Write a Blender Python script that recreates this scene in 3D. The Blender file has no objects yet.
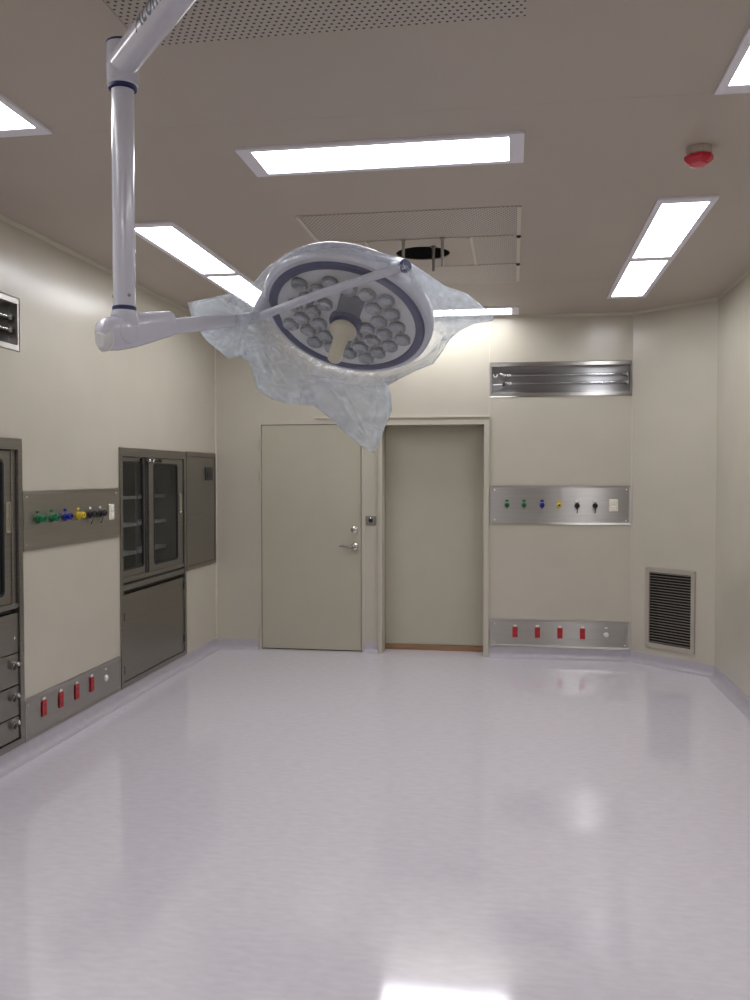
import bpy, bmesh, math, random
import numpy as np
from mathutils import Vector, Matrix, noise
from mathutils.bvhtree import BVHTree

random.seed(7)
SC = bpy.context.scene
COL = SC.collection
V = Vector
# ------------------------------------------------------------------ room dimensions (metres)
L, R1, R2 = -2.721, 1.004, 1.578      # left wall, start of the slanted corner, right wall
D, Y2, YF = 7.812, 7.28, -0.45        # back wall, end of slanted corner, front wall
H = 2.992

# ------------------------------------------------------------------ materials
def new_mat(name):
    m = bpy.data.materials.new(name); m.use_nodes = True
    nt = m.node_tree
    return m, nt, nt.nodes['Principled BSDF']

def pmat(name, col, rough=.5, metal=0., spec=.5, noise_amt=0., scale=(8, 8, 8), bump=0., bscale=60., coat=0., emit=None, aniso=0., arot=0.):
    m, nt, b = new_mat(name)
    b.inputs['Base Color'].default_value = (*col, 1)
    b.inputs['Roughness'].default_value = rough
    b.inputs['Metallic'].default_value = metal
    b.inputs['Specular IOR Level'].default_value = spec
    b.inputs['Coat Weight'].default_value = coat
    b.inputs['Coat Roughness'].default_value = .08
    if aniso:
        b.inputs['Anisotropic'].default_value = aniso
        b.inputs['Anisotropic Rotation'].default_value = arot
        tg = nt.nodes.new('ShaderNodeTangent'); tg.direction_type = 'RADIAL'; tg.axis = 'Z'
        nt.links.new(tg.outputs[0], b.inputs['Tangent'])
    if emit:
        b.inputs['Emission Color'].default_value = (*emit[0], 1)
        b.inputs['Emission Strength'].default_value = emit[1]
    if noise_amt or bump:
        tc = nt.nodes.new('ShaderNodeTexCoord'); mp = nt.nodes.new('ShaderNodeMapping')
        mp.inputs['Scale'].default_value = scale
        nt.links.new(tc.outputs['Object'], mp.inputs[0])
        if noise_amt:
            n = nt.nodes.new('ShaderNodeTexNoise'); n.inputs['Scale'].default_value = 1.; n.inputs['Detail'].default_value = 4
            nt.links.new(mp.outputs[0], n.inputs['Vector'])
            r = nt.nodes.new('ShaderNodeValToRGB')
            r.color_ramp.elements[0].position = .3; r.color_ramp.elements[1].position = .7
            r.color_ramp.elements[0].color = (*[c * (1 - noise_amt) for c in col], 1)
            r.color_ramp.elements[1].color = (*[min(1, c * (1 + noise_amt)) for c in col], 1)
            nt.links.new(n.outputs['Fac'], r.inputs[0]); nt.links.new(r.outputs[0], b.inputs['Base Color'])
        if bump:
            n2 = nt.nodes.new('ShaderNodeTexNoise'); n2.inputs['Scale'].default_value = bscale
            nt.links.new(tc.outputs['Object'], n2.inputs['Vector'])
            bp = nt.nodes.new('ShaderNodeBump'); bp.inputs['Strength'].default_value = bump; bp.inputs['Distance'].default_value = .002
            nt.links.new(n2.outputs['Fac'], bp.inputs['Height']); nt.links.new(bp.outputs[0], b.inputs['Normal'])
    return m

WALLC = (.518, .485, .400)
M = {}
M['wall'] = pmat('painted_steel_wall', WALLC, .25, spec=.5, noise_amt=.025, scale=(3, 3, 3), bump=.05, bscale=25)
M['ceiling'] = pmat('painted_ceiling', (.470, .418, .362), .5, spec=.4, noise_amt=.02, scale=(2, 2, 2), bump=.04, bscale=20)
M['door'] = pmat('door_paint', (.455, .430, .340), .45, spec=.4, noise_amt=.02, scale=(4, 4, 4))
M['seam'] = pmat('panel_seam', (.60, .56, .47), .4)
M['base'] = pmat('cove_base_vinyl', (.46, .435, .475), .3, noise_amt=.04, scale=(20, 20, 20))
M['steel'] = pmat('brushed_steel', (.42, .405, .38), .29, 1., noise_amt=.05, scale=(2, 2, 90), aniso=.97, arot=.25)
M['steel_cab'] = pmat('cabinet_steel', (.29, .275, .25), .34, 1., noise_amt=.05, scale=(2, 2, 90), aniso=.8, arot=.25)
M['steel_light'] = pmat('satin_steel_edge', (.62, .60, .56), .22, 1., noise_amt=.04, scale=(3, 3, 60))
M['steel_dark'] = pmat('dull_steel_frame', (.29, .275, .25), .38, 1., noise_amt=.08, scale=(3, 3, 70))
M['reflector'] = pmat('trough_reflector', (.27, .265, .265), .33, 1., noise_amt=.03, scale=(2, 2, 80), aniso=.97, arot=.25)
M['steel_hinge'] = pmat('dark_hinge', (.10, .095, .09), .4, .8, noise_amt=.05)
M['chrome'] = pmat('chrome', (.82, .82, .82), .1, 1., noise_amt=.02)
M['dark'] = pmat('dark_void', (.015, .015, .017), .6, noise_amt=.1)
M['black'] = pmat('black_plastic', (.012, .012, .014), .35, noise_amt=.1)
M['rubber'] = pmat('black_gasket', (.02, .02, .022), .5, noise_amt=.1)
M['white'] = pmat('white_plastic', (.80, .78, .72), .35, noise_amt=.02)
M['cream'] = pmat('cream_plastic', (.80, .76, .62), .4, noise_amt=.02)
M['green'] = pmat('green_plastic', (.005, .16, .055), .35, noise_amt=.05)
M['blue'] = pmat('blue_plastic', (.012, .02, .26), .35, noise_amt=.05)
M['yellow'] = pmat('yellow_plastic', (.72, .52, .03), .35, noise_amt=.05)
M['red'] = pmat('red_plastic', (.42, .015, .02), .35, noise_amt=.05)
M['red_det'] = pmat('red_detector_plastic', (.50, .012, .035), .3, noise_amt=.04)
M['pink_det'] = pmat('red_detector_lens', (.60, .06, .09), .25, noise_amt=.04)
M['lightframe'] = pmat('fixture_frame_white', (.80, .79, .86), .4, noise_amt=.01)
M['enamel'] = pmat('lamp_enamel', (.58, .58, .67), .22, spec=.5, noise_amt=.01, scale=(6, 6, 6), coat=.3)
M['navy'] = pmat('navy_ring', (.013, .017, .10), .4, noise_amt=.05)
M['lens'] = pmat('lens_plate', (.66, .67, .69), .28, spec=.6, noise_amt=.06, scale=(12, 12, 12))
M['cup'] = pmat('reflector_cup', (.33, .34, .36), .22, .85, noise_amt=.05)
M['cup_dark'] = pmat('cup_core', (.35, .36, .38), .3, noise_amt=.05)
M['beige_handle'] = pmat('handle_silicone', (.66, .60, .46), .45, noise_amt=.02)
M['pad'] = pmat('dark_grey_patch', (.09, .095, .12), .4, noise_amt=.04)
M['ink'] = pmat('lettering_ink', (.06, .07, .10), .5, noise_amt=.02)
M['cab_in'] = pmat('cabinet_interior', (.26, .26, .25), .45, .5, noise_amt=.06)
M['shelf'] = pmat('shelf_steel', (.72, .72, .70), .35, .4, noise_amt=.05)
M['wood'] = pmat('threshold_wood', (.30, .17, .085), .5, noise_amt=.15, scale=(3, 40, 40))
M['grille'] = pmat('grille_aluminium', (.52, .48, .41), .35, .5, noise_amt=.03)

def floor_mat():
    m, nt, b = new_mat('sheet_vinyl')
    tc = nt.nodes.new('ShaderNodeTexCoord')
    def nz(scale, sc, det):
        mp = nt.nodes.new('ShaderNodeMapping'); mp.inputs['Scale'].default_value = sc
        nt.links.new(tc.outputs['Object'], mp.inputs[0])
        n = nt.nodes.new('ShaderNodeTexNoise'); n.inputs['Scale'].default_value = scale; n.inputs['Detail'].default_value = det
        nt.links.new(mp.outputs[0], n.inputs['Vector']); return n
    n1 = nz(1, (14, 40, 1), 6); n2 = nz(1, (1.2, 1.0, 1), 3)
    r = nt.nodes.new('ShaderNodeValToRGB')
    r.color_ramp.elements[0].position = .28; r.color_ramp.elements[1].position = .72
    r.color_ramp.elements[0].color = (.650, .618, .682, 1); r.color_ramp.elements[1].color = (.725, .692, .755, 1)
    nt.links.new(n1.outputs['Fac'], r.inputs[0]); nt.links.new(r.outputs[0], b.inputs['Base Color'])
    mr = nt.nodes.new('ShaderNodeMapRange'); mr.inputs['To Min'].default_value = .065; mr.inputs['To Max'].default_value = .10
    nt.links.new(n2.outputs['Fac'], mr.inputs[0]); nt.links.new(mr.outputs[0], b.inputs['Roughness'])
    b.inputs['Specular IOR Level'].default_value = .9; b.inputs['IOR'].default_value = 1.6
    bp = nt.nodes.new('ShaderNodeBump'); bp.inputs['Strength'].default_value = .04; bp.inputs['Distance'].default_value = .002
    n3 = nz(1, (9, 9, 9), 2)
    nt.links.new(n3.outputs['Fac'], bp.inputs['Height']); nt.links.new(bp.outputs[0], b.inputs['Normal'])
    return m
M['floor'] = floor_mat()

def glow_mat():
    m, nt, b = new_mat('lit_diffuser')
    b.inputs['Base Color'].default_value = (.8, .8, .8, 1)
    b.inputs['Emission Color'].default_value = (.95, .955, 1.0, 1)
    b.inputs['Emission Strength'].default_value = 9.0
    return m
M['glow'] = glow_mat()

def perf_mat(name, pu=.0235, pv=.0407, rad=.0049):
    m, nt, b = new_mat(name)
    tc = nt.nodes.new('ShaderNodeTexCoord')
    sep = nt.nodes.new('ShaderNodeSeparateXYZ'); nt.links.new(tc.outputs['Object'], sep.inputs[0])
    def math_(op, a, bb=None):
        n = nt.nodes.new('ShaderNodeMath'); n.operation = op
        for i, s in enumerate((a, bb)):
            if s is None: continue
            if isinstance(s, (int, float)): n.inputs[i].default_value = s
            else: nt.links.new(s, n.inputs[i])
        return n.outputs[0]
    u = math_('DIVIDE', sep.outputs['X'], pu); v = math_('DIVIDE', sep.outputs['Y'], pv)
    def dots(du, dv):
        fu = math_('SUBTRACT', math_('FRACT', math_('ADD', u, du)), .5)
        fv = math_('SUBTRACT', math_('FRACT', math_('ADD', v, dv)), .5)
        fu = math_('MULTIPLY', fu, pu); fv = math_('MULTIPLY', fv, pv)
        d2 = math_('ADD', math_('MULTIPLY', fu, fu), math_('MULTIPLY', fv, fv))
        return math_('LESS_THAN', d2, rad * rad)
    msk = math_('MAXIMUM', dots(100., 100.), dots(100.5, 100.5))
    mx = nt.nodes.new('ShaderNodeMix'); mx.data_type = 'RGBA'
    nt.links.new(msk, mx.inputs['Factor'])
    mx.inputs['A'].default_value = (.47, .42, .375, 1); mx.inputs['B'].default_value = (.02, .018, .016, 1)
    nt.links.new(mx.outputs['Result'], b.inputs['Base Color'])
    b.inputs['Roughness'].default_value = .4
    return m
M['perf'] = perf_mat('perforated_steel')

def glass_mat():
    m, nt, b = new_mat('cabinet_glass')
    out = nt.nodes['Material Output']
    tr = nt.nodes.new('ShaderNodeBsdfTransparent'); tr.inputs[0].default_value = (.60, .645, .66, 1)
    gl = nt.nodes.new('ShaderNodeBsdfGlossy'); gl.inputs['Roughness'].default_value = .03
    lw = nt.nodes.new('ShaderNodeLayerWeight'); lw.inputs[0].default_value = .5
    pw = nt.nodes.new('ShaderNodeMath'); pw.operation = 'POWER'; pw.inputs[1].default_value = 5.
    nt.links.new(lw.outputs['Facing'], pw.inputs[0])
    fr = nt.nodes.new('ShaderNodeMapRange'); fr.inputs['To Min'].default_value = .04; fr.inputs['To Max'].default_value = .9
    nt.links.new(pw.outputs[0], fr.inputs[0])
    mx = nt.nodes.new('ShaderNodeMixShader')
    nt.links.new(fr.outputs[0], mx.inputs[0]); nt.links.new(tr.outputs[0], mx.inputs[1]); nt.links.new(gl.outputs[0], mx.inputs[2])
    nt.links.new(mx.outputs[0], out.inputs[0])
    return m
M['glass'] = glass_mat()

def tube_mat():
    m, nt, b = new_mat('clear_tube_glass')
    out = nt.nodes['Material Output']
    tr = nt.nodes.new('ShaderNodeBsdfTransparent'); tr.inputs[0].default_value = (.85, .86, .88, 1)
    gl = nt.nodes.new('ShaderNodeBsdfGlossy'); gl.inputs['Roughness'].default_value = .05
    lw = nt.nodes.new('ShaderNodeLayerWeight'); lw.inputs[0].default_value = .35
    mx = nt.nodes.new('ShaderNodeMixShader')
    mr = nt.nodes.new('ShaderNodeMapRange'); mr.inputs['To Min'].default_value = .30; mr.inputs['To Max'].default_value = 1.
    nt.links.new(lw.outputs['Facing'], mr.inputs[0])
    nt.links.new(mr.outputs[0], mx.inputs[0]); nt.links.new(tr.outputs[0], mx.inputs[1]); nt.links.new(gl.outputs[0], mx.inputs[2])
    nt.links.new(mx.outputs[0], out.inputs[0])
    return m
M['tube'] = tube_mat()

def bag_mat():
    m, nt, b = new_mat('clear_plastic_film')
    out = nt.nodes['Material Output']
    tc = nt.nodes.new('ShaderNodeTexCoord')
    n = nt.nodes.new('ShaderNodeTexNoise'); n.inputs['Scale'].default_value = 16; n.inputs['Detail'].default_value = 5; n.inputs['Roughness'].default_value = .6
    nt.links.new(tc.outputs['Object'], n.inputs['Vector'])
    bp = nt.nodes.new('ShaderNodeBump'); bp.inputs['Strength'].default_value = .8; bp.inputs['Distance'].default_value = .014
    wn = nt.nodes.new('ShaderNodeTexNoise'); wn.inputs['Scale'].default_value = 6.; wn.inputs['Detail'].default_value = 3.
    nt.links.new(tc.outputs['Object'], wn.inputs['Vector'])
    wv = nt.nodes.new('ShaderNodeVectorMath'); wv.operation = 'MULTIPLY_ADD'; wv.inputs[1].default_value = (.14, .14, .14)
    nt.links.new(wn.outputs['Color'], wv.inputs[0]); nt.links.new(tc.outputs['Object'], wv.inputs[2])
    hs = []
    for sc_, wd in ((4.2, .075), (11., .09)):
        vo = nt.nodes.new('ShaderNodeTexVoronoi'); vo.feature = 'DISTANCE_TO_EDGE'; vo.inputs['Scale'].default_value = sc_
        nt.links.new(wv.outputs[0], vo.inputs['Vector'])
        cr = nt.nodes.new('ShaderNodeMapRange'); cr.inputs['From Max'].default_value = wd; cr.inputs['To Min'].default_value = 1.; cr.inputs['To Max'].default_value = 0.
        nt.links.new(vo.outputs['Distance'], cr.inputs[0]); hs.append(cr.outputs[0])
    a1 = nt.nodes.new('ShaderNodeMath'); a1.operation = 'MULTIPLY_ADD'; a1.inputs[1].default_value = .45
    nt.links.new(hs[1], a1.inputs[0]); nt.links.new(hs[0], a1.inputs[2])
    a2 = nt.nodes.new('ShaderNodeMath'); a2.operation = 'MULTIPLY_ADD'; a2.inputs[1].default_value = .42
    nt.links.new(a1.outputs[0], a2.inputs[0]); nt.links.new(n.outputs['Fac'], a2.inputs[2])
    nt.links.new(a2.outputs[0], bp.inputs['Height'])
    tr = nt.nodes.new('ShaderNodeBsdfTransparent'); tr.inputs[0].default_value = (.985, .995, 1., 1)
    df = nt.nodes.new('ShaderNodeBsdfDiffuse'); df.inputs[0].default_value = (.83, .915, 1., 1)
    tl = nt.nodes.new('ShaderNodeBsdfTranslucent'); tl.inputs[0].default_value = (.85, .925, 1., 1)
    ad = nt.nodes.new('ShaderNodeMixShader'); ad.inputs[0].default_value = .68
    nt.links.new(df.outputs[0], ad.inputs[1]); nt.links.new(tl.outputs[0], ad.inputs[2])
    gl = nt.nodes.new('ShaderNodeBsdfGlossy'); gl.inputs['Roughness'].default_value = .07
    for s in (df, tl, gl): nt.links.new(bp.outputs[0], s.inputs['Normal'])
    lw = nt.nodes.new('ShaderNodeLayerWeight'); lw.inputs[0].default_value = .5
    mr = nt.nodes.new('ShaderNodeMapRange'); mr.inputs['From Min'].default_value = .1; mr.inputs['From Max'].default_value = 1.
    mr.inputs['To Min'].default_value = .36; mr.inputs['To Max'].default_value = .95
    nt.links.new(lw.outputs['Facing'], mr.inputs[0])
    at = nt.nodes.new('ShaderNodeAttribute'); at.attribute_name = 'milkiness'
    mm_ = nt.nodes.new('ShaderNodeMath'); mm_.operation = 'MULTIPLY'
    nt.links.new(mr.outputs[0], mm_.inputs[0]); nt.links.new(at.outputs['Fac'], mm_.inputs[1])
    cw = nt.nodes.new('ShaderNodeMath'); cw.operation = 'MULTIPLY_ADD'; cw.inputs[1].default_value = .45; cw.inputs[2].default_value = .90
    nt.links.new(a1.outputs[0], cw.inputs[0])                       # folds in the film are cloudier than the film between them
    m3 = nt.nodes.new('ShaderNodeMath'); m3.operation = 'MULTIPLY'; m3.use_clamp = True
    nt.links.new(mm_.outputs[0], m3.inputs[0]); nt.links.new(cw.outputs[0], m3.inputs[1])
    m1 = nt.nodes.new('ShaderNodeMixShader')
    nt.links.new(m3.outputs[0], m1.inputs[0]); nt.links.new(tr.outputs[0], m1.inputs[1]); nt.links.new(ad.outputs[0], m1.inputs[2])
    lw2 = nt.nodes.new('ShaderNodeLayerWeight'); lw2.inputs[0].default_value = .5
    nt.links.new(bp.outputs[0], lw2.inputs['Normal'])
    pw = nt.nodes.new('ShaderNodeMath'); pw.operation = 'POWER'; pw.inputs[1].default_value = 4.
    nt.links.new(lw2.outputs['Facing'], pw.inputs[0])
    fr = nt.nodes.new('ShaderNodeMapRange'); fr.inputs['To Min'].default_value = .085; fr.inputs['To Max'].default_value = .50
    nt.links.new(pw.outputs[0], fr.inputs[0])
    m2 = nt.nodes.new('ShaderNodeMixShader')
    nt.links.new(fr.outputs[0], m2.inputs[0]); nt.links.new(m1.outputs[0], m2.inputs[1]); nt.links.new(gl.outputs[0], m2.inputs[2])
    nt.links.new(m2.outputs[0], out.inputs[0])
    return m
M['bag'] = bag_mat()

# ------------------------------------------------------------------ object helpers
def root_loc(o):
    while o.parent is not None: o = o.parent
    return o.location.copy()

def obj(name, bm, mat, parent=None, smooth=False, loc=None, label=None):
    """link a bmesh given in world coordinates as ONE mesh object under parent"""
    bmesh.ops.remove_doubles(bm, verts=bm.verts, dist=1e-6)
    bmesh.ops.recalc_face_normals(bm, faces=bm.faces)
    off = root_loc(parent) if parent is not None else (V(loc) if loc is not None else V((0, 0, 0)))
    for v in bm.verts: v.co -= off
    me = bpy.data.meshes.new(name); bm.to_mesh(me); bm.free()
    for mm in (mat if isinstance(mat, (list, tuple)) else [mat]): me.materials.append(M[mm])
    if smooth:
        me.polygons.foreach_set('use_smooth', [True] * len(me.polygons))
        try: me.set_sharp_from_angle(angle=math.radians(35))
        except Exception: pass
    o = bpy.data.objects.new(name, me); COL.objects.link(o)
    if parent is not None: o.parent = parent
    else: o.location = off
    if label: o['label'] = label
    return o

def thing(name, label, cat, loc, group=None):
    o = bpy.data.objects.new(name, None); COL.objects.link(o)
    o.location = loc; o.empty_display_size = .1
    o['label'] = label; o['category'] = cat
    if group: o['group'] = group
    return o

def tag(o, label, cat, group=None):
    o['label'] = label; o['category'] = cat
    if group: o['group'] = group
    return o

def struct(o, label=None):
    o['kind'] = 'structure'
    if label: o['label'] = label
    return o

def copy_tree(o, loc=None, parent=None, label=None):
    c = o.copy(); COL.objects.link(c)
    if parent is not None: c.parent = parent
    if loc is not None: c.location = loc
    if label: c['label'] = label
    for ch in list(o.children): copy_tree(ch, None, c)
    return c

class Frame:
    """a wall's own axes: u along the wall, v up, o out into the room"""
    def __init__(s, origin, u, n): s.o, s.u, s.n = V(origin), V(u).normalized(), V(n).normalized()
    def P(s, u, v, o=0.): return s.o + s.u * u + V((0, 0, v)) + s.n * o
FL = Frame((L, 0, 0), (0, 1, 0), (1, 0, 0))
FB = Frame((0, D, 0), (1, 0, 0), (0, -1, 0))
cd = V((R2 - R1, Y2 - D, 0)); CLEN = cd.length
FC = Frame((R1, D, 0), cd, (-(D - Y2), -(R2 - R1), 0))
FR = Frame((R2, 0, 0), (0, 1, 0), (-1, 0, 0))
FCEIL = None

def box(bm, a, b):
    x0, y0, z0 = a; x1, y1, z1 = b
    vs = [bm.verts.new(p) for p in ((x0, y0, z0), (x1, y0, z0), (x1, y1, z0), (x0, y1, z0), (x0, y0, z1), (x1, y0, z1), (x1, y1, z1), (x0, y1, z1))]
    for f in ((0, 3, 2, 1), (4, 5, 6, 7), (0, 1, 5, 4), (1, 2, 6, 5), (2, 3, 7, 6), (3, 0, 4, 7)): bm.faces.new([vs[i] for i in f])

def fbox(bm, F, u0, u1, v0, v1, o0, o1):
    vs = [bm.verts.new(F.P(u, v, o)) for (u, v, o) in ((u0, v0, o0), (u1, v0, o0), (u1, v1, o0), (u0, v1, o0), (u0, v0, o1), (u1, v0, o1), (u1, v1, o1), (u0, v1, o1))]
    for f in ((0, 3, 2, 1), (4, 5, 6, 7), (0, 1, 5, 4), (1, 2, 6, 5), (2, 3, 7, 6), (3, 0, 4, 7)): bm.faces.new([vs[i] for i in f])

def bevel(bm, w, seg=2):
    bmesh.ops.remove_doubles(bm, verts=bm.verts, dist=1e-6)
    bmesh.ops.bevel(bm, geom=list(bm.edges), offset=w, segments=seg, affect='EDGES', profile=.5)

def fbbox(F, *a, w=.003):
    bm = bmesh.new(); fbox(bm, F, *a); bevel(bm, w); return bm

def loft(bm, rings, cap=True):
    """rings: lists of points with the same count"""
    vr = [[bm.verts.new(p) for p in r] for r in rings]
    n = len(vr[0])
    for a, b in zip(vr[:-1], vr[1:]):
        for i in range(n): bm.faces.new((a[i], a[(i + 1) % n], b[(i + 1) % n], b[i]))
    if cap:
        bm.faces.new(vr[0][::-1]); bm.faces.new(vr[-1])

def basis(n):
    n = V(n).normalized()
    h = V((0, 0, 1)) if abs(n.z) < .9 else V((1, 0, 0))
    a = h.cross(n).normalized(); return a, n.cross(a).normalized(), n

def ring(c, a, b, ra, rb=None, n=28):
    rb = ra if rb is None else rb
    return [V(c) + a * (ra * math.cos(2 * math.pi * i / n)) + b * (rb * math.sin(2 * math.pi * i / n)) for i in range(n)]

def lathe(bm, c, axis, prof, n=28, cap=True):
    """prof: (radius, height along the axis)"""
    a, b, k = basis(axis)
    loft(bm, [ring(V(c) + k * h, a, b, max(r, 1e-4), n=n) for r, h in prof], cap)

def tube(bm, pts, rad, n=20, cap=True):
    pts = [V(p) for p in pts]
    rads = rad if isinstance(rad, (list, tuple)) else [rad] * len(pts)
    a, b, k = basis((pts[1] - pts[0]))
    rings = []
    for i, p in enumerate(pts):
        t = (pts[min(i + 1, len(pts) - 1)] - pts[max(i - 1, 0)]).normalized()
        a = (a - t * a.dot(t)).normalized(); b = t.cross(a)
        rings.append(ring(p, a, b, rads[i], n=n))
    loft(bm, rings, cap)

def rrect(u0, u1, v0, v1, r, seg=6):
    pts = []
    for (cu, cv, s) in ((u1 - r, v1 - r, 0), (u0 + r, v1 - r, 90), (u0 + r, v0 + r, 180), (u1 - r, v0 + r, 270)):
        for k in range(seg + 1):
            q = math.radians(s + 90 * k / seg); pts.append((cu + r * math.cos(q), cv + r * math.sin(q)))
    return pts

def frame_ring(bm, F, outer, inner, o0, o1, o_in=None):
    """solid ring between two outlines with the same point count; o_in: height of the inner lip"""
    o_in = o1 if o_in is None else o_in
    n = len(outer)
    A = [bm.verts.new(F.P(u, v, o0)) for u, v in outer]; B = [bm.verts.new(F.P(u, v, o1)) for u, v in outer]
    C_ = [bm.verts.new(F.P(u, v, o_in)) for u, v in inner]; D_ = [bm.verts.new(F.P(u, v, o0)) for u, v in inner]
    for i in range(n):
        j = (i + 1) % n
        for p, q in ((A, B), (B, C_), (C_, D_), (D_, A)): bm.faces.new((p[i], p[j], q[j], q[i]))

def rect(u0, u1, v0, v1): return [(u1, v1), (u0, v1), (u0, v0), (u1, v0)]

def rrect_on_rect(u0, u1, v0, v1, seg=6):
    pts = []
    for (cu, cv) in ((u1, v1), (u0, v1), (u0, v0), (u1, v0)):
        pts += [(cu, cv)] * (seg + 1)
    return pts

def window_ring(bm, F, u0, u1, v0, v1, iu0, iu1, iv0, iv1, r, o0, o1):
    """rectangular stile-and-rail frame around a round-cornered window"""
    inner = rrect(iu0, iu1, iv0, iv1, r)
    def outp(i):
        c = i // 7; k = (i % 7) / 6
        C4 = [(u1, v1), (u0, v1), (u0, v0), (u1, v0)]
        uu, vv = inner[i]
        # project to the nearest border
        if c == 0: return (u1, v1) if i % 7 == 3 else ((u1, vv) if k < .5 else (uu, v1))
        if c == 1: return (u0, v1) if i % 7 == 3 else ((uu, v1) if k < .5 else (u0, vv))
        if c == 2: return (u0, v0) if i % 7 == 3 else ((u0, vv) if k < .5 else (uu, v0))
        return (u1, v0) if i % 7 == 3 else ((uu, v0) if k < .5 else (u1, vv))
    frame_ring(bm, F, [outp(i) for i in range(len(inner))], inner, o0, o1)

def wall_sheet(bm, F, u0, u1, v0, v1, holes, th=.02):
    us = sorted({u0, u1, *[h[0] for h in holes], *[h[1] for h in holes]}); vs = sorted({v0, v1, *[h[2] for h in holes], *[h[3] for h in holes]})
    us = [u for u in us if u0 <= u <= u1]; vs = [v for v in vs if v0 <= v <= v1]
    cell = {}
    for i in range(len(us) - 1):
        for j in range(len(vs) - 1):
            cu, cv = (us[i] + us[i + 1]) / 2, (vs[j] + vs[j + 1]) / 2
            cell[i, j] = not any(h[0] < cu < h[1] and h[2] < cv < h[3] for h in holes)
    cache = {}
    def vert(i, j, k):
        if (i, j, k) not in cache: cache[i, j, k] = bm.verts.new(F.P(us[i], vs[j], -th * k))
        return cache[i, j, k]
    for (i, j), on in cell.items():
        if not on: continue
        bm.faces.new([vert(i, j, 0), vert(i + 1, j, 0), vert(i + 1, j + 1, 0), vert(i, j + 1, 0)])
        bm.faces.new([vert(i, j, 1), vert(i, j + 1, 1), vert(i + 1, j + 1, 1), vert(i + 1, j, 1)])
        for di, dj, e in ((-1, 0, ((i, j), (i, j + 1))), (1, 0, ((i + 1, j + 1), (i + 1, j))), (0, -1, ((i + 1, j), (i, j))), (0, 1, ((i, j + 1), (i + 1, j + 1)))):
            if not cell.get((i + di, j + dj), False):
                (a, b), (c, d) = e
                bm.faces.new([vert(a, b, 0), vert(c, d, 0), vert(c, d, 1), vert(a, b, 1)])

# ------------------------------------------------------------------ the room shell
CAB0 = (3.33, 4.548, .10, 1.797); CAB1 = (5.80, 7.035, .10, 1.789); EBOX = (7.072, 7.785, .80, 1.793)
TRL = (3.345, 4.556, 2.290, 2.578); TRB = (-.208, .998, 2.288, 2.582)
ALC = (-1.163, -.258, 0.0, 2.048)
DOOR = (-2.283, -1.351, 0.004, 2.061)

bm = bmesh.new(); wall_sheet(bm, FL, YF, D + .02, 0, H, [CAB0, CAB1, EBOX, TRL]); struct(obj('wall_left', bm, 'wall'))
bm = bmesh.new(); wall_sheet(bm, FB, L - .02, R1, 0, H, [ALC, TRB, DOOR]); struct(obj('wall_back', bm, 'wall'))
gu0, gu1 = .160, .606
bm = bmesh.new(); wall_sheet(bm, FC, 0, CLEN, 0, H, [(gu0 + .02, gu1 - .02, .19, .79)]); struct(obj('wall_corner', bm, 'wall'))
bm = bmesh.new(); wall_sheet(bm, FR, YF, Y2, 0, H, []); struct(obj('wall_right', bm, 'wall'))
FF = Frame((0, YF, 0), (1, 0, 0), (0, 1, 0))
bm = bmesh.new(); wall_sheet(bm, FF, L, R2, 0, H, []); struct(obj('wall_front', bm, 'wall'))

bm = bmesh.new(); box(bm, (L - .02, YF - .02, -.05), (R2 + .02, D + .30, 0)); struct(obj('floor', bm, 'floor'))
# ceiling with a round-hole housing opening above the air panel
hc = (-.566, 5.53)
bm = bmesh.new()
class CeilF:                                                     # u = x, v = y, o = down
    def P(s, u, v, o=0.): return V((u, v, H - o))
CF = CeilF()
wall_sheet(bm, CF, L - .02, R2 + .02, YF - .02, D + .02, [(hc[0] - .2, hc[0] + .2, hc[1] - .2, hc[1] + .2)], th=.02)
struct(obj('ceiling', bm, 'ceiling'))

# cove baseboards
def cove(name, F, u0, u1):
    prof = [(.0, .092), (.004, .092), (.004, .045)] + [(.004 + .036 * (1 - math.cos(q)), .045 - .041 * math.sin(q)) for q in [math.radians(15 * k) for k in range(1, 7)]] + [(.05, .0025), (.05, 0.), (0., 0.)]
    bm = bmesh.new(); loft(bm, [[F.P(u, v, o) for o, v in prof] for u in (u0, u1)])
    struct(obj(name, bm, 'base', smooth=True))
cove('baseboard_left', FL, YF, D)
cove('baseboard_back', FB, L, DOOR[0] - .022)
cove('baseboard_back_middle', FB, DOOR[1] + .02, ALC[0] - .035)
cove('baseboard_back_right', FB, ALC[1] + .048, R1)
cove('baseboard_corner', FC, 0, CLEN)
cove('baseboard_right', FR, YF, Y2)

# ceiling cove strips and seams
tn = [0]
def trim(F, *a, mat='seam'):
    tn[0] += 1
    bm = bmesh.new(); fbox(bm, F, *a); struct(obj('trim_%d' % tn[0], bm, mat))
for F, u0, u1 in ((FL, YF, D), (FB, L, R1), (FC, 0, CLEN), (FR, YF, Y2)):
    tn[0] += 1
    bm = bmesh.new(); prof = [(0, H), (.016, H), (.016, H - .003), (.003, H - .022), (0, H - .022)]
    loft(bm, [[F.P(u, v, o) for o, v in prof] for u in (u0, u1)]); struct(obj('trim_%d' % tn[0], bm, 'wall'))
# panel joints on the walls
trim(FL, 4.550, 4.555, .10, 1.17, 0, .003)
trim(FL, 5.792, 5.797, .10, 1.17, 0, .003)
trim(FL, 7.060, 7.064, .10, .80, 0, .002)
trim(FL, D - .012, D, .09, H - .02, 0, .012)
trim(FB, -.216, -.212, 2.13, H - .02, 0, .002)
trim(FB, -.212, R1, 1.768, 1.771, 0, .001, mat='wall')
trim(FB, R1 - .006, R1, .09, 2.28, 0, .004)

for a in ((L, R2, 3.398, 3.402), (-1.222, -1.218, YF, D), (.058, .062, YF, D), (L, R2, 6.50, 6.504)):
    trim(CF, *a, 0, .0005, mat='ceiling')

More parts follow.
